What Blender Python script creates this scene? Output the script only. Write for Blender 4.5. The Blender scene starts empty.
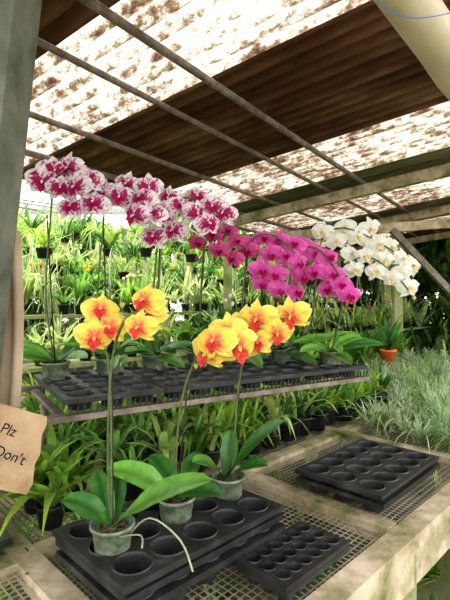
import bpy, math, random
from mathutils import Vector, Matrix
random.seed(7)
R=random.random
def U(a,b): return a+(b-a)*random.random()
V=Vector
CAMZ=1.5
# ---------- coordinate helpers (metres) ----------
K=0.70710678
def B(u,v,z):              # bench axes (benches run at 45 deg in plan)
    return V(((u-v)*K,(u+v)*K,z))
def S(a,b,d):              # surveyed bearing/elevation at distance d -> metres
    return V(((a-225)*d/450.0, d, CAMZ+(300-b)*d/450.0))
# ---------- materials ----------
def newmat(name):
    m=bpy.data.materials.new(name); m.use_nodes=True
    nt=m.node_tree; nt.nodes.clear()
    out=nt.nodes.new('ShaderNodeOutputMaterial')
    return m,nt,out
def principled(nt,base=None,rough=.5,spec=.5,metal=0):
    p=nt.nodes.new('ShaderNodeBsdfPrincipled')
    if base: p.inputs['Base Color'].default_value=(*base,1)
    p.inputs['Roughness'].default_value=rough
    p.inputs['Metallic'].default_value=metal
    p.inputs['Specular IOR Level'].default_value=spec
    return p
def mat_vc(name,rough=.45,trans=.3,spec=.4,nscale=60,namt=.25):
    m,nt,out=newmat(name)
    a=nt.nodes.new('ShaderNodeAttribute'); a.attribute_name='Col'
    tc=nt.nodes.new('ShaderNodeTexCoord')
    n=nt.nodes.new('ShaderNodeTexNoise'); n.inputs['Scale'].default_value=nscale
    nt.links.new(tc.outputs['Object'],n.inputs['Vector'])
    mr=nt.nodes.new('ShaderNodeMapRange'); mr.inputs[1].default_value=.3; mr.inputs[2].default_value=.7
    mr.inputs[3].default_value=1-namt; mr.inputs[4].default_value=1+namt*.6
    nt.links.new(n.outputs['Fac'],mr.inputs[0])
    mx=nt.nodes.new('ShaderNodeVectorMath'); mx.operation='SCALE'
    nt.links.new(a.outputs['Color'],mx.inputs[0]); nt.links.new(mr.outputs[0],mx.inputs['Scale'])
    p=principled(nt,None,rough,spec)
    nt.links.new(mx.outputs[0],p.inputs['Base Color'])
    if trans>0:
        t=nt.nodes.new('ShaderNodeBsdfTranslucent'); nt.links.new(mx.outputs[0],t.inputs['Color'])
        ms=nt.nodes.new('ShaderNodeMixShader'); ms.inputs[0].default_value=trans
        nt.links.new(p.outputs[0],ms.inputs[1]); nt.links.new(t.outputs[0],ms.inputs[2])
        nt.links.new(ms.outputs[0],out.inputs[0])
    else: nt.links.new(p.outputs[0],out.inputs[0])
    return m
def mat_noise(name,cols,scale=8,rough=.7,spec=.3,stretch=(1,1,1),detail=6,bump=.2,metal=0,trans=0,pos=None,attr=False):
    m,nt,out=newmat(name)
    mp=nt.nodes.new('ShaderNodeMapping')
    mp.inputs['Scale'].default_value=stretch
    if attr:
        tc=nt.nodes.new('ShaderNodeAttribute'); tc.attribute_name='Col'; nt.links.new(tc.outputs['Vector'],mp.inputs[0])
    else:
        tc=nt.nodes.new('ShaderNodeTexCoord'); nt.links.new(tc.outputs['Object'],mp.inputs[0])
    n=nt.nodes.new('ShaderNodeTexNoise'); n.inputs['Scale'].default_value=scale; n.inputs['Detail'].default_value=detail
    n.inputs['Roughness'].default_value=.65
    nt.links.new(mp.outputs[0],n.inputs['Vector'])
    cr=nt.nodes.new('ShaderNodeValToRGB'); e=cr.color_ramp.elements
    k=len(cols)
    ps=pos or [.3+.4*i/(k-1) for i in range(k)]
    while len(e)<k: e.new(.5)
    for i,c in enumerate(cols):
        e[i].position=ps[i]; e[i].color=(*c,1)
    nt.links.new(n.outputs['Fac'],cr.inputs[0])
    p=principled(nt,None,rough,spec,metal); nt.links.new(cr.outputs[0],p.inputs['Base Color'])
    if bump:
        b=nt.nodes.new('ShaderNodeBump'); b.inputs['Strength'].default_value=bump; b.inputs['Distance'].default_value=.01
        nt.links.new(n.outputs['Fac'],b.inputs['Height']); nt.links.new(b.outputs[0],p.inputs['Normal'])
    if trans>0:
        t=nt.nodes.new('ShaderNodeBsdfTranslucent'); nt.links.new(cr.outputs[0],t.inputs['Color'])
        ms=nt.nodes.new('ShaderNodeMixShader'); ms.inputs[0].default_value=trans
        nt.links.new(p.outputs[0],ms.inputs[1]); nt.links.new(t.outputs[0],ms.inputs[2])
        nt.links.new(ms.outputs[0],out.inputs[0])
    else: nt.links.new(p.outputs[0],out.inputs[0])
    return m
M_LEAF=mat_vc('leaf',.36,.25,.5,40,.25)
M_FOL=mat_vc('foliage',.5,.5,.35,12,.35)
M_PET=mat_vc('petal',.55,.35,.25,150,.08)
M_STEM=mat_vc('stem',.6,0,.3,50,.2)
M_BLACK=mat_noise('black_plastic',[(.012,.012,.012),(.032,.032,.032),(.09,.085,.075)],12,.42,.4,bump=.05,detail=9,pos=[.35,.58,.75])
M_POT=mat_noise('cloudy_plastic_pot',[(.07,.10,.04),(.22,.26,.17),(.40,.43,.38)],35,.35,.5,bump=.1,trans=.2)
M_WOOD=mat_noise('weathered_wood',[(.09,.14,.03),(.33,.27,.17),(.60,.50,.37)],7,.8,.2,detail=10,bump=.5,pos=[.34,.48,.68])
M_MOSS=mat_noise('mossy_wood',[(.10,.17,.04),(.24,.27,.11),(.40,.37,.24)],6,.85,.2,detail=8,bump=.4)
M_PIPE=mat_noise('rusty_pipe',[(.09,.06,.045),(.18,.14,.11),(.28,.24,.20)],14,.6,.4,bump=.2)
M_WIRE=mat_noise('galvanised_wire',[(.22,.18,.12),(.48,.42,.34)],6,.6,.4,bump=0,detail=8)
M_RUST=mat_noise('rust_sheet',[(.045,.02,.015),(.14,.06,.035),(.28,.17,.12)],1.5,.7,.25,stretch=(3,.8,1),detail=8,bump=.1,attr=True)
M_GREY=mat_noise('mossy_sheet',[(.06,.08,.035),(.16,.16,.09),(.30,.27,.20)],1.5,.7,.25,stretch=(3,.8,1),detail=8,bump=.1,attr=True)
def mat_panel():
    m,nt,out=newmat('translucent_roof_panel')
    tc=nt.nodes.new('ShaderNodeAttribute'); tc.attribute_name='Col'
    def noise(scale,st,rough):
        mp=nt.nodes.new('ShaderNodeMapping'); mp.inputs['Scale'].default_value=st
        nt.links.new(tc.outputs['Vector'],mp.inputs[0])
        n=nt.nodes.new('ShaderNodeTexNoise'); n.inputs['Scale'].default_value=scale; n.inputs['Detail'].default_value=9; n.inputs['Roughness'].default_value=rough
        nt.links.new(mp.outputs[0],n.inputs['Vector']); return n
    a=noise(17,(1.6,.6,1),.75); b=noise(1.6,(1,1,1),.5)
    sx=nt.nodes.new('ShaderNodeSeparateXYZ'); nt.links.new(tc.outputs['Vector'],sx.inputs[0])
    mm=nt.nodes.new('ShaderNodeMath'); mm.operation='MULTIPLY'; mm.inputs[1].default_value=2*math.pi/.1; nt.links.new(sx.outputs[0],mm.inputs[0])
    sn=nt.nodes.new('ShaderNodeMath'); sn.operation='SINE'; nt.links.new(mm.outputs[0],sn.inputs[0])
    s2=nt.nodes.new('ShaderNodeMath'); s2.operation='MULTIPLY_ADD'; s2.inputs[1].default_value=.06; nt.links.new(sn.outputs[0],s2.inputs[0]); nt.links.new(a.outputs['Fac'],s2.inputs[2])
    s3=nt.nodes.new('ShaderNodeMath'); s3.operation='MULTIPLY_ADD'; s3.inputs[1].default_value=.45; nt.links.new(b.outputs['Fac'],s3.inputs[0]); nt.links.new(s2.outputs[0],s3.inputs[2])
    cr=nt.nodes.new('ShaderNodeValToRGB'); e=cr.color_ramp.elements
    e.new(.5); e.new(.55)
    for el,(p,c) in zip(cr.color_ramp.elements,[(.57,(.055,.03,.018)),(.66,(.16,.11,.07)),(.715,(.31,.285,.235)),(.85,(.45,.44,.41))]):
        el.position=p; el.color=(*c,1)
    nt.links.new(s3.outputs[0],cr.inputs[0])
    d=nt.nodes.new('ShaderNodeBsdfDiffuse'); t=nt.nodes.new('ShaderNodeBsdfTranslucent')
    nt.links.new(cr.outputs[0],d.inputs[0]); nt.links.new(cr.outputs[0],t.inputs[0])
    ms=nt.nodes.new('ShaderNodeMixShader'); ms.inputs[0].default_value=.82
    nt.links.new(d.outputs[0],ms.inputs[1]); nt.links.new(t.outputs[0],ms.inputs[2])
    nt.links.new(ms.outputs[0],out.inputs[0]); return m
M_PANEL=mat_panel()
M_CREAM=mat_noise('cream_bamboo',[(.45,.38,.25),(.68,.62,.48)],3,.5,.4,bump=.1)
M_POST=mat_noise('grey_post',[(.07,.08,.055),(.15,.16,.12),(.23,.23,.18)],6,.8,.2,bump=.3)
M_CARD=mat_noise('cardboard',[(.20,.13,.07),(.34,.24,.14),(.42,.31,.20)],8,.9,.1,bump=.1,detail=9)
M_CLOTH=mat_noise('tan_sacking',[(.36,.27,.18),(.52,.41,.30)],5,.9,.1,bump=.1)
M_INK=mat_noise('ink',[(.01,.01,.015),(.02,.02,.03)],5,.7,.1,bump=0)
M_BLUE=mat_noise('blue_cord',[(.03,.12,.4),(.05,.2,.55)],5,.6,.3,bump=0)
M_ORANGE=mat_noise('terracotta',[(.65,.12,.03),(.8,.2,.06)],5,.6,.3,bump=0)
M_WHITE=mat_noise('white_pvc',[(.6,.58,.52),(.75,.73,.68)],5,.4,.4,bump=0)
M_NET=mat_noise('shade_lath',[(.30,.32,.30),(.55,.57,.55)],5,.8,.1,bump=0,trans=.5)
M_GROUND=mat_noise('ground',[(.05,.08,.02),(.12,.11,.06),(.22,.19,.13)],1.2,.95,.1,detail=10,bump=.5)
# ---------- mesh builder ----------
class MB:
    def __init__(s): s.v=[];s.f=[];s.c=[];s.m=[];s.mats=[]
    def mi(s,mat):
        if mat not in s.mats: s.mats.append(mat)
        return s.mats.index(mat)
    def add(s,vs,fs,col,mat):
        o=len(s.v); s.v.extend([tuple(p) for p in vs])
        if isinstance(col,list): s.c.extend(col)
        else: s.c.extend([col]*len(vs))
        k=s.mi(mat)
        for f in fs: s.f.append(tuple(i+o for i in f)); s.m.append(k)
    def obj(s,name,smooth=True,parent=None):
        me=bpy.data.meshes.new(name); me.from_pydata(s.v,[],s.f)
        for m in s.mats: me.materials.append(m)
        me.polygons.foreach_set('material_index',s.m)
        me.polygons.foreach_set('use_smooth',[smooth]*len(s.f))
        ca=me.color_attributes.new('Col','FLOAT_COLOR','POINT')
        fl=[]
        for c in s.c: fl.extend((c[0],c[1],c[2],1))
        ca.data.foreach_set('color',fl); me.update()
        o=bpy.data.objects.new(name,me); bpy.context.scene.collection.objects.link(o)
        if parent: o.parent=parent
        return o
    def box(s,c,ax,ay,az,mat,col=(1,1,1)):   # half-vectors
        c=V(c); vs=[c+ax*i+ay*j+az*k for i in(-1,1) for j in(-1,1) for k in(-1,1)]
        s.add(vs,[(0,1,3,2),(4,6,7,5),(0,4,5,1),(2,3,7,6),(0,2,6,4),(1,5,7,3)],col,mat)
    def beam(s,a,b,w,h,mat,up=V((0,0,1))):
        a=V(a);b=V(b);d=(b-a); x=d.normalized(); y=up.cross(x).normalized(); z=x.cross(y)
        s.box((a+b)/2,d/2,y*w/2,z*h/2,mat)
    def tube(s,pts,r,mat,col=(1,1,1),n=7,cap=True):
        pts=[V(p) for p in pts]; vs=[];fs=[]
        ref=V((.13,.31,.94))
        for i,p in enumerate(pts):
            t=(pts[min(i+1,len(pts)-1)]-pts[max(i-1,0)]).normalized()
            a=t.cross(ref)
            if a.length<.1: a=t.cross(V((1,0,0)))
            a.normalize(); b=t.cross(a)
            rr=r[i] if isinstance(r,(list,tuple)) else r
            for k in range(n):
                an=2*math.pi*k/n; vs.append(p+(a*math.cos(an)+b*math.sin(an))*rr)
        for i in range(len(pts)-1):
            for k in range(n):
                fs.append((i*n+k,i*n+(k+1)%n,(i+1)*n+(k+1)%n,(i+1)*n+k))
        if cap: fs.append(tuple(range(n))[::-1]); fs.append(tuple(range((len(pts)-1)*n,len(pts)*n)))
        s.add(vs,fs,col,mat)
    def lathe(s,c,prof,mat,col=(1,1,1),n=20):
        c=V(c); vs=[];fs=[]
        for (r,z) in prof:
            for k in range(n):
                a=2*math.pi*k/n; vs.append(c+V((r*math.cos(a),r*math.sin(a),z)))
        for i in range(len(prof)-1):
            for k in range(n): fs.append((i*n+k,i*n+(k+1)%n,(i+1)*n+(k+1)%n,(i+1)*n+k))
        s.add(vs,fs,col,mat)
def smoothpts(pts,k=5):
    pts=[V(p) for p in pts]; out=[]
    for i in range(len(pts)-1):
        p0=pts[max(i-1,0)];p1=pts[i];p2=pts[i+1];p3=pts[min(i+2,len(pts)-1)]
        for j in range(k):
            t=j/k
            out.append(.5*((2*p1)+(p2-p0)*t+(2*p0-5*p1+4*p2-p3)*t*t+(3*p1-p0-3*p2+p3)*t**3))
    out.append(pts[-1]); return out
def jit(c,a=.2):
    k=1+U(-a,a); return (c[0]*k*(1+U(-a,a)*.4),c[1]*k,c[2]*k)
# ---------- leaves ----------
def leaf(mb,base,tip,w,arch,col,mat=None,n=10,fold=.16,roll=.55):
    mat=mat or M_LEAF
    base=V(base);tip=V(tip); mid=(base+tip)/2+V((0,0,arch)); vs=[];cs=[];fs=[]
    ts=(-1,-.5,0,.5,1)
    for i in range(n+1):
        s=i/n
        p=base*(1-s)**2+mid*2*s*(1-s)+tip*s*s
        d=((mid-base)*(1-s)+(tip-mid)*s)
        if d.length<1e-6: d=tip-base
        d.normalize()
        side=d.cross(V((0,0,1)))
        if side.length<.08: side=V((1,0,0))
        side.normalize(); nn=side.cross(d)
        r=roll*min(1,s*3)*(1 if side.y<0 else -1)*(.4+.6*abs(side.y))
        side,nn=side*math.cos(r)-nn*math.sin(r), nn*math.cos(r)+side*math.sin(r)
        ww=w*.5*max(.02,(min(1,.35+s*1.6))*(max(0,1-s**3.2))**.6)
        for t in ts:
            vs.append(p+side*t*ww+nn*abs(t)*ww*fold*2)
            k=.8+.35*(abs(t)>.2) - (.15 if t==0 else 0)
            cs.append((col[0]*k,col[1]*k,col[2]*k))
    m=len(ts)
    for i in range(n):
        for j in range(m-1): fs.append((i*m+j,i*m+j+1,(i+1)*m+j+1,(i+1)*m+j))
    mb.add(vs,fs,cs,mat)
def strap(mb,base,tip,w,arch,col,n=5,cols3=True):
    base=V(base);tip=V(tip); mid=(base+tip)/2+V((0,0,arch)); vs=[];cs=[];fs=[]
    h=tip-base; side=V((-h.y,h.x,0))
    if side.length<1e-4: side=V((1,0,0))
    side.normalize()
    for i in range(n+1):
        s=i/n; p=base*(1-s)**2+mid*2*s*(1-s)+tip*s*s
        ww=w*.5*(.6+.4*math.sin(math.pi*min(1,s*1.3)))*(1-s**3)+.0008
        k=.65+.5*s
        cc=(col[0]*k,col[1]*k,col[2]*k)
        if cols3:
            vs+= [p-side*ww+V((0,0,ww*.4)),p,p+side*ww+V((0,0,ww*.4))]; cs+=[cc]*3
        else: vs+=[p-side*ww,p+side*ww]; cs+=[cc]*2
    m=3 if cols3 else 2
    for i in range(n):
        for j in range(m-1): fs.append((i*m+j,i*m+j+1,(i+1)*m+j+1,(i+1)*m+j))
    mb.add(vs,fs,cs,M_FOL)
def tuft(mb,pos,n,h,r,w,col,arch=.3,seg=4,c3=True,droop=0):
    pos=V(pos)
    for i in range(n):
        a=U(0,6.283); rr=r*U(.35,1); hh=h*U(.35,1)*(1.25-.5*rr/r)
        ar=hh*arch*U(.5,1.5)
        if R()<droop: rr=r*U(.8,1.2); ar=h*.9; hh=h*U(-.15,.3)
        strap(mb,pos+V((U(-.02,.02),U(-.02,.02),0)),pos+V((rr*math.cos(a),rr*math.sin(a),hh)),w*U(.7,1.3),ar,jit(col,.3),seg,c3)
def blackpot(mb,pos,r=.055,h=.09):
    mb.lathe(pos,[(0,0.002),(r*.75,0.002),(r,h),(r*1.08,h),(r*1.08,h*.9),(r*.95,h*.9),(r*.9,h*.8),(0,h*.78)],M_BLACK,n=12)
# ---------- flowers ----------
def mixc(a,b,t): t=max(0,min(1,t)); return tuple(a[i]*(1-t)+b[i]*t for i in range(3))
MAG=(.38,.003,.10); WHT=(.90,.82,.86)
def colA(kind,s,t):
    if kind=='lip': return mixc((.40,.0,.10),(.55,.02,.16),s)
    e=max(s*1.0,abs(t)*.80)
    thr=.56 if kind=='pet' else .48
    f=(e-thr+U(-.22,.22))/.08
    base=mixc(MAG,(.55,.04,.20),U(0,1)*.6)
    return mixc(base,WHT,f)
def colM(kind,s,t):
    if kind=='lip': return (.42,.0,.10)
    return mixc((.55,.02,.27),(.88,.22,.60),s*.6+U(0,.25)+abs(t)**3*.35)
def colD(kind,s,t):
    if kind=='lip': return (.32,.0,.07)
    return mixc((.40,.008,.12),(.80,.18,.42),s*.5+U(0,.3)+abs(t)**3*.3)
def colW(kind,s,t):
    if kind=='lip': return mixc((.85,.55,.08),(.9,.85,.7),s)
    return mixc((.66,.72,.42),(.87,.86,.78),s*2.5+.2)
def colY(kind,s,t):
    if kind=='lip': return mixc((.60,.02,.05),(.82,.14,.08),U(0,1))
    f=(s-.20)*3.4+.22*math.sin(t*13)+U(-.30,.30)
    c=mixc((.78,.14,.10),(.90,.70,.10),f)
    return mixc(c,(.93,.80,.24),(max(s,abs(t)*.9)-.55)*2)
def flower(mb,c,face,size,colf,roll=0):
    z=V(face).normalized(); x=V((0,0,1)).cross(z).normalized(); y=z.cross(x)
    q=Matrix.Rotation(roll,3,z); x=q@x; y=q@y; c=V(c)
    def petal(ang,L,W,kind,back,cup,pw):
        ca,sa=math.cos(ang),math.sin(ang); d=x*ca+y*sa; pr=y*ca-x*sa
        n=12;m=13; vs=[];cs=[];fs=[]
        for i in range(n+1):
            s=i/n
            if kind=='pet': wp=(math.sin(math.pi*min(1,(s*.93+.05))**.85))**.62*(1-.25*(1-s)**3)
            else: wp=(math.sin(math.pi*min(1,(s*.9+.09))**pw))**.85
            for j in range(m):
                t=-1+2*j/(m-1)
                ruf=.035*math.sin(s*9+t*4+ang*3)*s
                zz=back+cup*(s*s)*-.24+abs(t)**2*wp*W*.10*(1 if kind!='pet' else -.6)+ruf-.14*s*abs(t)*(kind=='pet')
                vs.append(c+(d*(s*L)+pr*(t*wp*W*.5)+z*zz)*size); cs.append(colf(kind,s,t))
        for i in range(n):
            for j in range(m-1): fs.append((i*m+j,i*m+j+1,(i+1)*m+j+1,(i+1)*m+j))
        mb.add(vs,fs,cs,M_PET)
    r=lambda:U(-.08,.08)
    petal(math.pi/2+r(),.50,.34,'sep',-.05,1,.9)
    petal(math.radians(-48)+r(),.50,.32,'sep',-.05,1,.9)
    petal(math.radians(-132)+r(),.50,.32,'sep',-.05,1,.9)
    petal(math.radians(12)+r(),.53,.60,'pet',.02,.6,1)
    petal(math.radians(168)+r(),.53,.60,'pet',.02,.6,1)
    def lobe(ang,L,W,out0,out1):
        ca,sa=math.cos(ang),math.sin(ang); d=x*ca+y*sa; pr=y*ca-x*sa; vs=[];cs=[];fs=[]
        for i in range(5):
            s=i/4; w=math.sin(math.pi*(s*.85+.12))*W*.5
            for t in(-1,0,1):
                vs.append(c+(d*s*L+pr*t*w+z*(out0+(out1-out0)*s+abs(t)*.05))*size); cs.append(colf('lip',s,t))
        for i in range(4):
            for j in range(2): fs.append((i*3+j,i*3+j+1,(i+1)*3+j+1,(i+1)*3+j))
        mb.add(vs,fs,cs,M_PET)
    lobe(math.radians(-90),.28,.22,.05,.20); lobe(math.radians(-35),.18,.17,.05,.2); lobe(math.radians(-145),.18,.17,.05,.2)
    lc=(.85,.8,.75)
    if colf is colY: lc=(.9,.6,.15)
    if colf in (colM,colD): lc=(.6,.1,.4)
    mb.tube([c+y*.04*size,c+(y*.03+z*.1)*size,c+(y*-.01+z*.17)*size],[.035*size,.045*size,.025*size],M_PET,lc,6)
def bud(mb,c,r,col):
    c=V(c); mb.lathe(c,[(0,-r*1.2),(r*.6,-r*.8),(r,0),(r*.75,r*.7),(0,r*1.2)],M_PET,col,8)
def stem(mb,pts,r=.003,col=(.09,.10,.04),mat=None):
    mb.tube(smoothpts(pts,5),r,mat or M_STEM,col,6)
def clearpot(mb,p,r=.052,h=.095):
    mb.lathe(p,[(0,.002),(r*.78,.002),(r*.8,.01),(r,h),(r*1.09,h),(r*1.09,h-.008),(r*.95,h-.01),(r*.9,h-.02),(0,h-.015)],M_POT,n=24)
    for i in range(14):
        a=U(0,6.28); rr=U(0,r*.75)
        mb.box(V(p)+V((rr*math.cos(a),rr*math.sin(a),h-.012)),V((U(.006,.012),U(-.005,.005),U(-.004,.004))),V((U(-.004,.004),.006,0)),V((0,0,.005)),M_STEM,jit((.10,.07,.04)))
# ================= ROOF =================
H=1.3
def RP(s,t,off=0): return V((.574*s-.819*t,.819*s+.574*t,CAMZ+H-.1*t+off))
mb=MB()
bands=[(-1.0,.93*H,M_RUST),(.93*H,1.46*H,M_PANEL),(1.46*H,2.37*H,M_RUST),(2.37*H,3.1*H,M_PANEL),(3.1*H,3.7*H,M_GREY),(3.7*H,4.5*H,M_PANEL),(4.5*H,5.3*H,M_GREY),(5.3*H,6.0*H,M_PANEL),(6.0*H,7*H,M_RUST),(7*H,8*H,M_PANEL)]
for bi,(s0,s1,m) in enumerate(bands):
    s0-=.04; n=int((s1-s0)/.0125); vs=[];fs=[];cs=[]; lift=.012*(bi%2)
    nt_=3; t0,t1=-.9,3.35
    for i in range(n+1):
        s=s0+(s1-s0)*i/n; zz=.022*math.sin(2*math.pi*s/.1)+lift
        for j in range(nt_+1):
            t=t0+(t1-t0)*j/nt_; vs.append(RP(s,t,zz)); cs.append((s,t,bi*3.7))
    for i in range(n):
        for j in range(nt_): fs.append((i*(nt_+1)+j,(i+1)*(nt_+1)+j,(i+1)*(nt_+1)+j+1,i*(nt_+1)+j+1))
    mb.add(vs,fs,cs,m)
mb.obj('corrugated_roof')
mb=MB()
for t,r in((1.38,.020),(1.72,.017),(2.3,.018),(2.78,.022),(3.2,.02),(-.7,.02)):
    mb.tube([RP(-1,t,-.047),RP(10.3,t,-.047)],r,M_PIPE,n=10)
mb.obj('roof_purlins')
mb=MB()
for s in (3.28*H,4.6*H,6.2*H):
    mb.beam(RP(s,-.8,-.12),RP(s,3.25,-.12),.07,.10,M_WOOD)
mb.obj('roof_rafters',smooth=False)
def post(name,x,y,z1,w,mat,lean=(0,0)):
    mb=MB(); mb.beam(V((x-lean[0],y-lean[1],0)),V((x,y,z1)),w,w,mat,up=V((0,1,0))); return mb.obj(name,smooth=False)
pt=RP(3.28*H,2.95); post('wooden_post',pt.x,pt.y,pt.z-.17,.10,M_MOSS)
for s,t in((4.6*H,3.0),(4.6*H,1.5),(6.2*H,2.2),(6.2*H,.6),(6.2*H,3.1)):
    p=RP(s,t); post('wooden_post',p.x,p.y,p.z-.17,.11,M_MOSS)
mb=MB()
mb.beam(S(235,240,5.4),S(520,218,5.4),.08,.11,M_WOOD)
mb.obj('tie_beam',smooth=False)
mb=MB(); mb.beam(S(392,230,4.6),S(470,312,4.6),.06,.06,M_PIPE,up=V((0,1,0))); mb.obj('diagonal_brace',smooth=False)
mb=MB(); mb.beam(V((-.880,1.25,0)),V((-.585,1.25,2.64)),.15,.15,M_POST,up=V((0,1,0))); mb.obj('support_post',smooth=False)
mb=MB(); a=S(372,-50,1.05); b=S(560,215,1.75)
pp=[a+(b-a)*i/12 for i in range(13)]
mb.tube(pp,[.058 if i%4 else .062 for i in range(13)],M_CREAM,n=20); mb.obj('bamboo_pole')
mb=MB(); stem(mb,[S(362,-18,1.0),S(392,12,.97),S(420,18,.99),S(455,12,1.05)],.0010,mat=M_BLUE); mb.obj('blue_cord')
# ================= BENCH =================
mb=MB(); ZB=.75
eu=V((K,K,0)); ev=V((-K,K,0)); ez=V((0,0,1))
def rail(u0,v0,u1,v1,w,h,mat=M_WOOD,z=ZB): mb.beam(B(u0,v0,z-h/2),B(u1,v1,z-h/2),w,h,mat)
rail(-.5,.62,5.6,.62,.075,.05); rail(-.5,.60,5.6,.60,.03,.11,z=ZB-.05)
rail(-.5,1.36,5.6,1.36,.07,.05); rail(-.5,2.2,5.6,2.2,.07,.05); rail(-.5,3.0,5.6,3.0,.07,.05)
for u in(-.46,.52,1.44,2.28,3.2,4.2,5.4): rail(u,.66,u,2.98,.07,.055,z=ZB+.004)
for u in(-.4,.6,1.44,1.98,3.1,4.2,5.4):
    for v in(.64,2.1,2.98): mb.beam(B(u,v,0),B(u,v,ZB-.06),.085,.085,M_MOSS,up=V((0,1,0)))
mb.obj('nursery_bench',smooth=False)
mb=MB(); sp=.022; w=.0026
def quadstrip(a,b,side):
    mb.add([a-side,a+side,b+side,b-side],[(0,1,2,3)],(1,1,1),M_WIRE)
u=-.45
while u<3.2:
    quadstrip(B(u,.64,ZB-.02),B(u,2.2,ZB-.02),eu*w); u+=sp
v=.66
while v<2.2:
    quadstrip(B(-.45,v,ZB-.019),B(3.2,v,ZB-.019),ev*w); v+=sp
mb.obj('bench_wire_mesh',smooth=False)
mb=MB(); mb.tube([B(2.02,.56,.79),B(2.7,.53,.79)],.028,M_WHITE,n=16); mb.obj('pvc_pipe')
# fallen leaf litter / moss crumbs on the bench
mb=MB()
for i in range(160):
    p=B(U(.1,2.2),U(.62,1.4),ZB+.006); a=U(0,6.28); r=U(.004,.013)
    x=V((math.cos(a)*r,math.sin(a)*r,U(-.002,.003))); y=V((-math.sin(a)*r*.4,math.cos(a)*r*.4,0))
    mb.add([p-x,p-y,p+x,p+y],[(0,1,2,3)],random.choice(((.12,.16,.04),(.22,.14,.06),(.10,.08,.04))),M_STEM)
mb.obj('leaf_litter',smooth=False)
# ================= TRAYS =================
def tray(mb,c,e1,e2,ztop,nx,ny,pu,pv,r,depth,lip=.018,cups=True):
    c=V((c[0],c[1],0)); N=20
    hx,hy=nx*pu/2,ny*pv/2
    for i in range(nx):
        for j in range(ny):
            cx=-hx+pu*(i+.5); cy=-hy+pv*(j+.5); vs=[];fs=[]
            def P(a,b,z): return c+e1*a+e2*b+V((0,0,z))
            for k in range(N):
                a=2*math.pi*(k+.5)/N; ca,sa=math.cos(a),math.sin(a); mm=max(abs(ca),abs(sa))
                vs.append(P(cx+ca/mm*pu/2,cy+sa/mm*pv/2,ztop))
            rings=[(r*1.06,ztop),(r*1.0,ztop+.003),(r*.96,ztop-.003)]+([(r*.80,ztop-depth),(r*.45,ztop-depth)] if cups else [])
            for rr,zz in rings:
                for k in range(N):
                    a=2*math.pi*(k+.5)/N; vs.append(P(cx+math.cos(a)*rr,cy+math.sin(a)*rr,zz))
            for q in range(len(rings)):
                for k in range(N): fs.append((q*N+k,q*N+(k+1)%N,(q+1)*N+(k+1)%N,(q+1)*N+k))
            mb.add(vs,fs,(1,1,1),M_BLACK)
    ex=.012
    for sx in(-1,1):
        cc=c+e1*sx*(hx+ex/2)+V((0,0,ztop-lip/2)); mb.box(cc,e1*ex*.5,e2*(hy+ex),V((0,0,lip/2)),M_BLACK)
        cc=c+e2*sx*(hy+ex/2)+V((0,0,ztop-lip/2)); mb.box(cc,e1*hx,e2*ex*.5,V((0,0,lip/2)),M_BLACK)
mb=MB(); c=B(.82,1.02,0)
for k,zz in enumerate((.875,.845,.815)):
    o=B((-.006,.004,0)[k],(0,.006,-.004)[k],0)
    tray(mb,c+o,eu,ev,zz,5,3,.107,.110,.047,.055 if k<2 else .062,lip=.017)
mb.obj('seedling_tray_stack',smooth=False)
mb=MB(); tray(mb,B(1.03,.755,0),eu,ev,.80,6,3,.046,.05,.020,.045,lip=.014)
tray(mb,B(1.035,.757,0),eu,ev,.782,6,3,.046,.05,.019,.045,lip=.014); mb.obj('plug_tray',smooth=False)
mb=MB(); rr=Matrix.Rotation(math.radians(1),3,'Z')
for k,zz in enumerate((.83,.80)):
    tray(mb,B(1.735,.89,0)+V((.006*k,0,0)),rr@eu,rr@ev,zz,5,3,.106,.112,.045,.05,lip=.014)
mb.obj('seedling_tray',smooth=False)
mb=MB(); tray(mb,B(.23,1.57,0),eu,ev,.79,5,3,.104,.106,.043,.035); mb.obj('seedling_tray',smooth=False)
# ================= SHELF =================
e1=V((.85,.53,0)).normalized(); e2=V((-e1.y,e1.x,0)); FL=V((-.48,1.35,0))
def SH(s,t,z): return FL+e1*s+e2*t+V((0,0,z))
ZS=1.2; LS=1.33
root=bpy.data.objects.new('orchid_shelf',None); bpy.context.scene.collection.objects.link(root)
mb=MB()
for i in range(4):
    cc=SH(.166+i*.333,.275,0); tray(mb,cc,e2,e1,ZS,5,3,.104,.105,.044,.045,lip=.016)
mb.obj('shelf_trays',smooth=False,parent=root)
mb=MB()
mb.beam(SH(-.26,.0,ZS-.055),SH(LS,.0,ZS-.055),.03,.018,M_PIPE); mb.beam(SH(-.10,.55,ZS-.055),SH(LS,.55,ZS-.055),.03,.018,M_PIPE)
for s in(0,.333,.666,1.0,LS-.01): mb.beam(SH(s,0,ZS-.062),SH(s,.55,ZS-.062),.025,.014,M_PIPE)
for s,t in((.03,.53),(1.28,.5)): mb.tube([SH(s,t,ZB-.02),SH(s,t,ZS-.05)],.009,M_PIPE)
for k in range(66):
    s=.01+k*.02; mb.beam(SH(s,-.012,ZS-.055),SH(s+.006,-.012,ZS-.018),.004,.004,M_BLACK)
mb.obj('shelf_frame',smooth=False,parent=root)
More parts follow.
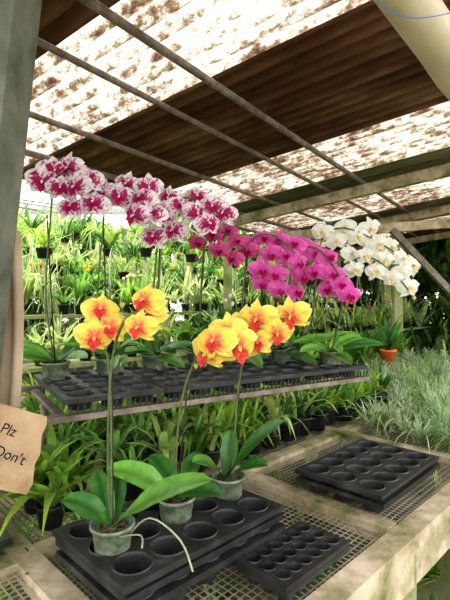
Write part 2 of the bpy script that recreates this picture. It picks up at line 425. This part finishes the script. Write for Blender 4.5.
# ================= ORCHIDS =================
def fface(dx=0): return (U(-.6,.6)+dx,-1,U(-.4,.25))
GREEN=(.05,.17,.03); GREEN2=(.13,.32,.045)
def plant(name,potpos,leaves,stems,flowers,colf,size,buds=(),stakes=(),roots=(),extra=4):
    mb=MB(); p=V(potpos); clearpot(mb,p)
    top=p+V((0,0,.085))
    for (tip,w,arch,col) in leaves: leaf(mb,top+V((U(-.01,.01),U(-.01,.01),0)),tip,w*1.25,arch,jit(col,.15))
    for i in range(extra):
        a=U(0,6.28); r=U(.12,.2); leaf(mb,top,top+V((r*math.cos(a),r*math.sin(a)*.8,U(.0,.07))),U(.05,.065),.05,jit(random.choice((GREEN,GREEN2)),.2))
    for st in stems: stem(mb,[top]+list(st),.0034,(.10,.13,.05))
    for st in stakes: mb.tube([top-V((0,0,.03)),st],.0026,M_STEM,(.03,.022,.018),5)
    for f in flowers:
        c=V(f); flower(mb,c,fface(),size*U(.86,1.08),colf,U(-.25,.25))
        best=None
        for st in stems:
            for q in smoothpts(list(st),4):
                if best is None or (q-c).length<(best-c).length: best=q
        if best is not None: stem(mb,[c+V((0,.008,0)),(c+best)/2+V((0,.015,.012)),best],.0018,(.22,.22,.10))
    for (b,r,c) in buds: bud(mb,b,r,c)
    for r_ in roots: mb.tube(smoothpts(r_,5),.0022,M_STEM,(.30,.30,.19),6)
    return mb.obj(name)
def L(px,py,d,w,arch=.03,col=GREEN): return (S(px,py,d),w,arch,col)
zt=ZS-.035
plant('spotted_orchid',SH(.06,.44,zt),[L(0,356,1.68,.06,.03,GREEN2),L(88,335,1.8,.05,.02),L(88,358,1.6,.055,.03,GREEN2),L(8,342,1.95,.05)],
 [[S(46,300,1.72),S(50,225,1.68),S(56,178,1.64),S(72,178,1.62),S(88,205,1.6)]],
 [S(42,182,1.62),S(54,171,1.66),S(60,188,1.6),S(70,207,1.6),S(75,187,1.58),S(88,180,1.62),S(93,203,1.6),S(68,168,1.68)],colA,.115,
 stakes=[S(47,215,1.7)],buds=[(S(84,222,1.6),.011,(.35,.4,.2))])
plant('spotted_orchid',SH(.27,.44,zt),[L(60,345,1.7,.05,.03,GREEN2),L(140,338,1.8,.05,.03),L(115,368,1.6,.055,.03,GREEN2)],
 [[S(98,300,1.78),S(103,230,1.74),S(107,195,1.7),S(128,190,1.68),S(152,215,1.66)]],
 [S(104,192,1.68),S(119,197,1.66),S(134,216,1.64),S(140,198,1.64),S(149,188,1.68),S(152,213,1.66),S(126,184,1.7)],colA,.110,
 stakes=[S(103,215,1.75)],buds=[(S(124,232,1.66),.012,(.4,.42,.25)),(S(126,243,1.66),.013,(.45,.5,.3))])
plant('spotted_orchid',SH(.48,.46,zt),[L(125,352,1.75,.055,.03,GREEN2),L(195,345,1.85,.055,.03),L(185,368,1.75,.05,.02,GREEN2),L(150,330,2.1,.05)],
 [[S(157,310,1.88),S(162,240,1.84),S(166,205,1.8),S(190,198,1.76),S(220,214,1.74)],[S(153,310,1.9),S(156,260,1.85),S(160,232,1.8),S(172,232,1.8)]],
 [S(163,214,1.74),S(168,198,1.8),S(181,206,1.74),S(197,197,1.78),S(197,214,1.72),S(209,224,1.7),S(212,207,1.74),S(223,214,1.74),S(153,237,1.76),S(173,231,1.76)],colA,.112,
 stakes=[S(161,225,1.84)])
plant('magenta_orchid',SH(.70,.46,zt),[L(165,352,1.9,.05,.03),L(232,345,2.0,.055,.03,GREEN2),L(205,368,1.85,.05,.02,GREEN2)],
 [[S(200,310,2.0),S(202,270,1.98),S(206,242,1.95),S(222,232,1.93),S(245,248,1.9)]],
 [S(198,243,1.94),S(213,234,1.93),S(228,231,1.95),S(219,250,1.9),S(237,241,1.9),S(233,258,1.9),S(247,250,1.92)],colD,.092,
 stakes=[S(204,255,2.0)],buds=[(S(197,259,1.95),.01,(.4,.05,.15))])
plant('magenta_orchid',SH(.92,.40,zt),[L(205,350,1.95,.055,.03),L(288,342,2.0,.06,.04,GREEN2),L(262,368,1.85,.055,.02,GREEN2)],
 [[S(242,310,2.0),S(246,270,1.98),S(252,240,1.94),S(275,236,1.9),S(303,262,1.86)]],
 [S(249,244,1.95),S(264,238,1.94),S(271,254,1.9),S(261,270,1.9),S(279,240,1.92),S(287,256,1.88),S(276,274,1.88),S(295,244,1.9),S(299,263,1.86),S(262,284,1.94),S(280,290,1.92)],colM,.098,
 stakes=[S(246,255,2.0)])
plant('magenta_orchid',SH(1.10,.34,zt),[L(250,350,1.95,.06,.03),L(335,338,2.05,.06,.04,GREEN2),L(318,366,1.85,.055,.02)],
 [[S(284,320,2.06),S(290,280,2.03),S(300,250,1.98),S(322,252,1.92),S(350,292,1.88)]],
 [S(303,244,2.0),S(316,253,1.95),S(329,257,1.92),S(315,272,1.92),S(334,274,1.9),S(342,284,1.88),S(350,295,1.87),S(328,289,1.95),S(303,277,1.97),S(297,292,2.0)],colM,.098,
 stakes=[S(292,262,2.05)])
plant('white_orchid',SH(1.25,.38,zt),[L(290,345,2.05,.05,.03),L(362,335,2.2,.06,.04,GREEN2)],
 [[S(312,320,2.2),S(316,280,2.2),S(322,240,2.16),S(345,228,2.12),S(385,246,2.08),S(412,268,2.05)],[S(316,300,2.22),S(330,262,2.2),S(350,250,2.15),S(385,262,2.1),S(408,286,2.05)]],
 [S(322,232,2.14),S(336,241,2.12),S(345,227,2.14),S(358,237,2.1),S(371,229,2.13),S(379,244,2.08),S(392,247,2.1),S(403,258,2.06),S(413,266,2.05)],colW,.106,
 stakes=[S(318,250,2.2)],extra=3)
plant('white_orchid',SH(1.24,.14,zt),[L(300,352,1.9,.055,.03,GREEN2),L(385,345,2.1,.06,.04),L(352,365,1.9,.055,.02,GREEN2)],
 [[S(340,320,2.1),S(345,285,2.1),S(352,262,2.08),S(372,258,2.05),S(398,278,2.0),S(408,290,2.0)]],
 [S(355,270,2.05),S(352,253,2.1),S(367,256,2.06),S(376,271,2.02),S(386,260,2.04),S(392,279,2.0),S(402,273,2.02),S(410,288,2.0)],colW,.100,
 stakes=[S(348,270,2.1)],buds=[(S(414,298,2.0),.01,(.5,.6,.3))],extra=3)
zp=.84
plant('yellow_orchid',B(.606,1.01,zp),[L(213,480,1.02,.066,.045,GREEN2),L(62,500,1.15,.055,.03),L(96,470,1.25,.05,.02),L(120,474,1.3,.05,.03)],
 [[S(108,470,1.15),S(109,400,1.13),S(114,350,1.12),S(126,318,1.1),S(140,312,1.1)],[S(110,380,1.13),S(104,345,1.12),S(99,315,1.1)]],
 [S(100,310,1.1),S(94,338,1.08),S(109,328,1.10),S(144,301,1.12),S(138,328,1.08),S(148,314,1.14)],colY,.100,
 stakes=[S(112,360,1.13)],buds=[(S(122,305,1.1),.007,(.5,.5,.15))],extra=0,
 roots=[[B(.6,.98,.91),S(140,535,1.0),S(142,548,.95)],[B(.63,.97,.91),S(150,518,1.0),S(180,540,.96),S(193,572,.93)]])
plant('yellow_orchid',B(.82,1.02,zp),[L(106,470,1.28,.07,.045,GREEN2),L(150,455,1.45,.055,.03),L(200,452,1.5,.05,.03),L(222,496,1.12,.06,.03)],
 [[S(176,460,1.26),S(180,410,1.22),S(190,372,1.2),S(205,350,1.16),S(238,345,1.15)]],
 [S(214,342,1.13),S(206,354,1.17),S(238,348,1.16),S(230,333,1.2)],colY,.116,
 stakes=[S(188,380,1.21)],buds=[(S(196,366,1.18),.007,(.5,.5,.15))],extra=0)
plant('yellow_orchid',B(1.034,1.02,zp),[L(285,420,1.35,.076,.03,GREEN),L(192,462,1.35,.062,.03,GREEN2),L(268,466,1.3,.06,.03,GREEN),L(232,430,1.55,.05,.03)],
 [[S(234,440,1.38),S(238,390,1.36),S(246,350,1.32),S(262,325,1.28),S(292,318,1.25)]],
 [S(257,320,1.26),S(257,343,1.24),S(277,334,1.25),S(291,317,1.26),S(244,326,1.3)],colY,.108,
 stakes=[S(243,360,1.36)],extra=0)
# ================= SIGN + SACKING =================
mb=MB(); o=V((-.58,1.15,1.25)); n=8; vs=[];fs=[]
for i in range(n+1):
    s=i/n; curl=.035*math.sin(s*3.0)
    for j in range(n+1):
        t=j/n
        vs.append(o+V((-.045,0,0))+V((.19*s+.004*math.sin(j*2.1)*(i==n),-.05*s-curl*t*t,-.035*s))+V((-.035*t*(s>.4),-.02*t*t,-.165*t-.015*t*s)))
for i in range(n):
    for j in range(n): fs.append((i*(n+1)+j,i*(n+1)+j+1,(i+1)*(n+1)+j+1,(i+1)*(n+1)+j))
mb.add(vs,fs,(1,1,1),M_CARD); sign=mb.obj('cardboard_sign')
for txt,x,z in(("Plz",-.545,1.182),("Don't",-.560,1.128)):
    cu=bpy.data.curves.new('sign_text','FONT'); cu.body=txt; cu.size=.038; cu.extrude=.0004; cu.shear=.35
    cu.materials.append(M_INK); t=bpy.data.objects.new('sign_text',cu); bpy.context.scene.collection.objects.link(t)
    t.location=(x,1.085,z); t.rotation_euler=(math.radians(86),math.radians(12),math.radians(-16)); t.parent=sign
mb=MB(); vs=[];fs=[]
for i in range(9):
    for j in range(13):
        s=i/8;t=j/12; vs.append(V((-.735+.085*s,1.42+.012*math.sin(s*14),1.72-.62*t))+V((.015*math.sin(t*3)-.01*t,0,0)))
for i in range(8):
    for j in range(12): fs.append((i*13+j,i*13+j+1,(i+1)*13+j+1,(i+1)*13+j))
mb.add(vs,fs,(1,1,1),M_CLOTH); mb.obj('hanging_sack_cloth')
# ================= BENCH PLANTS =================
LIME=(.36,.58,.08); MID=(.19,.40,.06); DK=(.06,.19,.035); PALE=(.50,.64,.20)
mb=MB()
for u_ in [x*.16 for x in range(-2,21)]:
    for v_ in (1.5,1.65,1.8,1.95,2.1,2.3,2.55,2.8):
        uu=u_+U(-.05,.05); vv=v_+U(-.05,.05)
        if uu>2.9 and vv<1.9: continue
        if uu<.62 and vv<1.75: continue
        p=B(uu,vv,ZB); blackpot(mb,p,U(.045,.055),U(.07,.09))
        tuft(mb,p+V((0,0,.07)),random.choice((14,17,20)),U(.15,.27),U(.15,.24),U(.02,.045),random.choice((LIME,MID,LIME,PALE,(.28,.5,.12))),.6,4,True,.35)
mb.obj('potted_seedlings')
mb=MB()
for i in range(12):
    p=B(1.52+i*.14,1.47+U(-.02,.02),ZB); blackpot(mb,p,.055,.10); tuft(mb,p+V((0,0,.09)),13,.2,.16,.024,random.choice((MID,DK,LIME)),.4)
mb.obj('potted_bromeliads')
mb=MB()
for i in range(560):
    u_=U(2.36,5.5); v_=U(.68,2.9)
    if v_>1.35 and u_<2.95+.35*(v_-1.35): continue
    tuft(mb,B(u_,v_,ZB),30,U(.10,.22),U(.14,.25),.008,random.choice(((.54,.68,.40),(.70,.80,.56),(.42,.58,.28),(.38,.56,.2))),.8,4,False,.4)
mb.obj('grey_tillandsia_clumps')
mb=MB(); p=S(388,366,4.6); 
mb.box(V((p.x,p.y,(p.z+ZB)/2)),V((.11,0,0)),V((0,.11,0)),V((0,0,(p.z-ZB)/2)),M_MOSS)
mb.lathe(p,[(0,0.002),(.055,.002),(.075,.15),(.085,.15),(.085,.17),(.07,.17),(.065,.15),(0,.145)],M_ORANGE,n=20)
tuft(mb,p+V((0,0,.14)),22,.42,.3,.05,(.12,.30,.07),.4); mb.obj('orange_potted_plant')
mb=MB()
for i in range(110):
    u_=U(3.2,5.4); v_=U(2.3,3.0)
    p=B(u_,v_,ZB)
    if (V((p.x,p.y))-V((1.5,4.1))).length<.4: continue
    blackpot(mb,p,.06,.1)
    tuft(mb,p+V((0,0,.09)),14,U(.2,.4),.25,.03,random.choice((DK,MID,LIME)),.4)
mb.obj('potted_ferns')
# ================= BACKGROUND TIERS =================
rows=[(3.5,1.0,.34,.32,-1,9),(4.3,1.36,.36,.30,-1,10),(5.3,1.55,.5,.42,-1,12),(6.4,1.85,.6,.5,-1,13)]
for ri,(v_,z,h,r,u0,u1) in enumerate(rows):
    mb=MB()
    mb.beam(B(u0,v_,z-.02),B(u1,v_,z-.02),.3,.03,M_MOSS)
    uu=u0
    while uu<=u1: mb.beam(B(uu,v_+.1,0),B(uu,v_+.1,z-.03),.06,.06,M_MOSS,up=V((0,1,0))); uu+=2
    mb.obj('plant_staging',smooth=False)
    mb=MB(); uu=u0
    while uu<u1:
        p=B(uu,v_+U(-.08,.08),z-.005); 
        if R()<.7: blackpot(mb,p,U(.045,.065),.10)
        tuft(mb,p+V((0,0,.1)),random.choice((10,16,24)),h*U(.5,1.6),r*U(.6,1.3),random.choice((.012,.025,.045,.075)),random.choice((LIME,PALE,MID,(.56,.68,.26),(.45,.62,.24),DK)),.35,4,True,.3)
        if R()<.28:
            q=p+V((U(-.1,.1),0,U(.35,.6))); stem(mb,[p+V((0,0,.1)),q],.004,(.2,.3,.08))
            c=random.choice(((.85,.6,.05),(.85,.38,.1),(.7,.15,.3),(.85,.78,.5),(.85,.8,.7)))
            for k in range(5): bud(mb,q+V((U(-.07,.07),U(-.07,.07),U(-.08,.08))),.018,c)
        uu+=.17*U(.6,1.4)
    mb.obj('staged_orchid_plants')
mb=MB()
for v_ in(3.9,5.0,6.2,7.6):
    z=2.0+.25*(v_-5)*(v_>4); mb.tube([B(-1,v_,z+.5),B(14,v_,z+.5)],.006,M_PIPE,n=5)
    uu=-1
    while uu<14:
        p=B(uu,v_+U(-.1,.1),z+U(-.25,.2)); mb.tube([p,V((p.x,p.y,z+.5))],.003,M_PIPE,n=4)
        if R()<.5: mb.lathe(p-V((0,0,.05)),[(0,0),(.05,0),(.07,.09),(.075,.09),(.06,.07),(0,.07)],M_BLACK,n=10)
        tuft(mb,p+V((0,0,.02)),14,.33,.33,.035,random.choice((LIME,MID,PALE,DK)),.2,4,True,.4)
        for k in range(6): mb.tube([p,p+V((U(-.08,.08),U(-.08,.08),-U(.3,.8)))],.004,M_STEM,(.45,.5,.28),4)
        uu+=(.3 if v_>4 else .55)*U(.6,1.4)
mb.obj('hanging_vanda_orchids')
mb=MB()
HZ=(.60,.74,.36)
for i in range(2900):
    a=U(-.85,1.05); d=U(9,12.5); y=math.cos(a)*d; x=math.sin(a)*d
    if y<7.2: x*=7.2/y; y=7.2+U(0,1.5)
    zmax=2.7+.25*(d-9)+.5*math.sin(a*9)*math.sin(a*23+1)
    z=U(0,1)**.8*zmax
    tuft(mb,(x,y,z),9,U(.35,.9),U(.3,.7),U(.05,.15),random.choice((LIME,MID,PALE,HZ,DK,(.50,.68,.28),DK)),.25,3,True,.3)
for i in range(350):
    tuft(mb,(U(3.6,10),U(8,11),U(0,2.8)),9,U(.35,.8),U(.3,.7),U(.06,.15),random.choice((MID,DK,LIME)),.25,3,True,.3)
mb.obj('shrub_bank')
mb=MB()
for i in range(7):
    x=-9+i*3; mb.tube([V((x,9,0)),V((x,9,3.75))],.03,M_PIPE,n=6)
    mb.tube([V((x,6.5,3.55)),V((x,16,4.5))],.025,M_PIPE,n=6)
y=6.5
while y<16:
    z=3.55+(y-6.5)*.1
    mb.beam(V((-12,y,z+.04)),V((12,y,z+.04)),.06,.012,M_NET); y+=.26
mb.obj('shade_house',smooth=False)
mb=MB()
for i in range(260):
    p=B(U(.2,4.5),U(-.6,3),0); tuft(mb,p,9,U(.1,.25),U(.1,.25),.02,random.choice((MID,DK,LIME)),.4)
mb.obj('ground_weeds')
mb=MB(); mb.box(V((0,8,-.05)),V((30,0,0)),V((0,25,0)),V((0,0,.05)),M_GROUND); mb.obj('ground',smooth=False)
# ================= LIGHT =================
w=bpy.data.worlds.new('World'); bpy.context.scene.world=w; w.use_nodes=True; nt=w.node_tree
bg=nt.nodes['Background']; bg.inputs[0].default_value=(.98,.99,1,1); bg.inputs[1].default_value=3.6
sd=bpy.data.lights.new('sun','SUN'); sd.energy=6; sd.angle=math.radians(12); sd.color=(1,.96,.88)
so=bpy.data.objects.new('sun',sd); bpy.context.scene.collection.objects.link(so)
so.rotation_euler=V((.40,-.05,-.85)).to_track_quat('-Z','Y').to_euler()
cam=bpy.data.cameras.new('camera'); cam.sensor_fit='VERTICAL'; cam.sensor_height=32; cam.lens=24; cam.clip_start=.02
co=bpy.data.objects.new('camera',cam); bpy.context.scene.collection.objects.link(co)
co.location=(0,0,CAMZ); co.rotation_euler=(math.radians(90),0,0)
bpy.context.scene.camera=co
vs_=bpy.context.scene.view_settings
vs_.view_transform='Standard'
for lk in ('Medium High Contrast','Standard - Medium High Contrast'):
    try:
        vs_.look=lk; break
    except Exception: pass
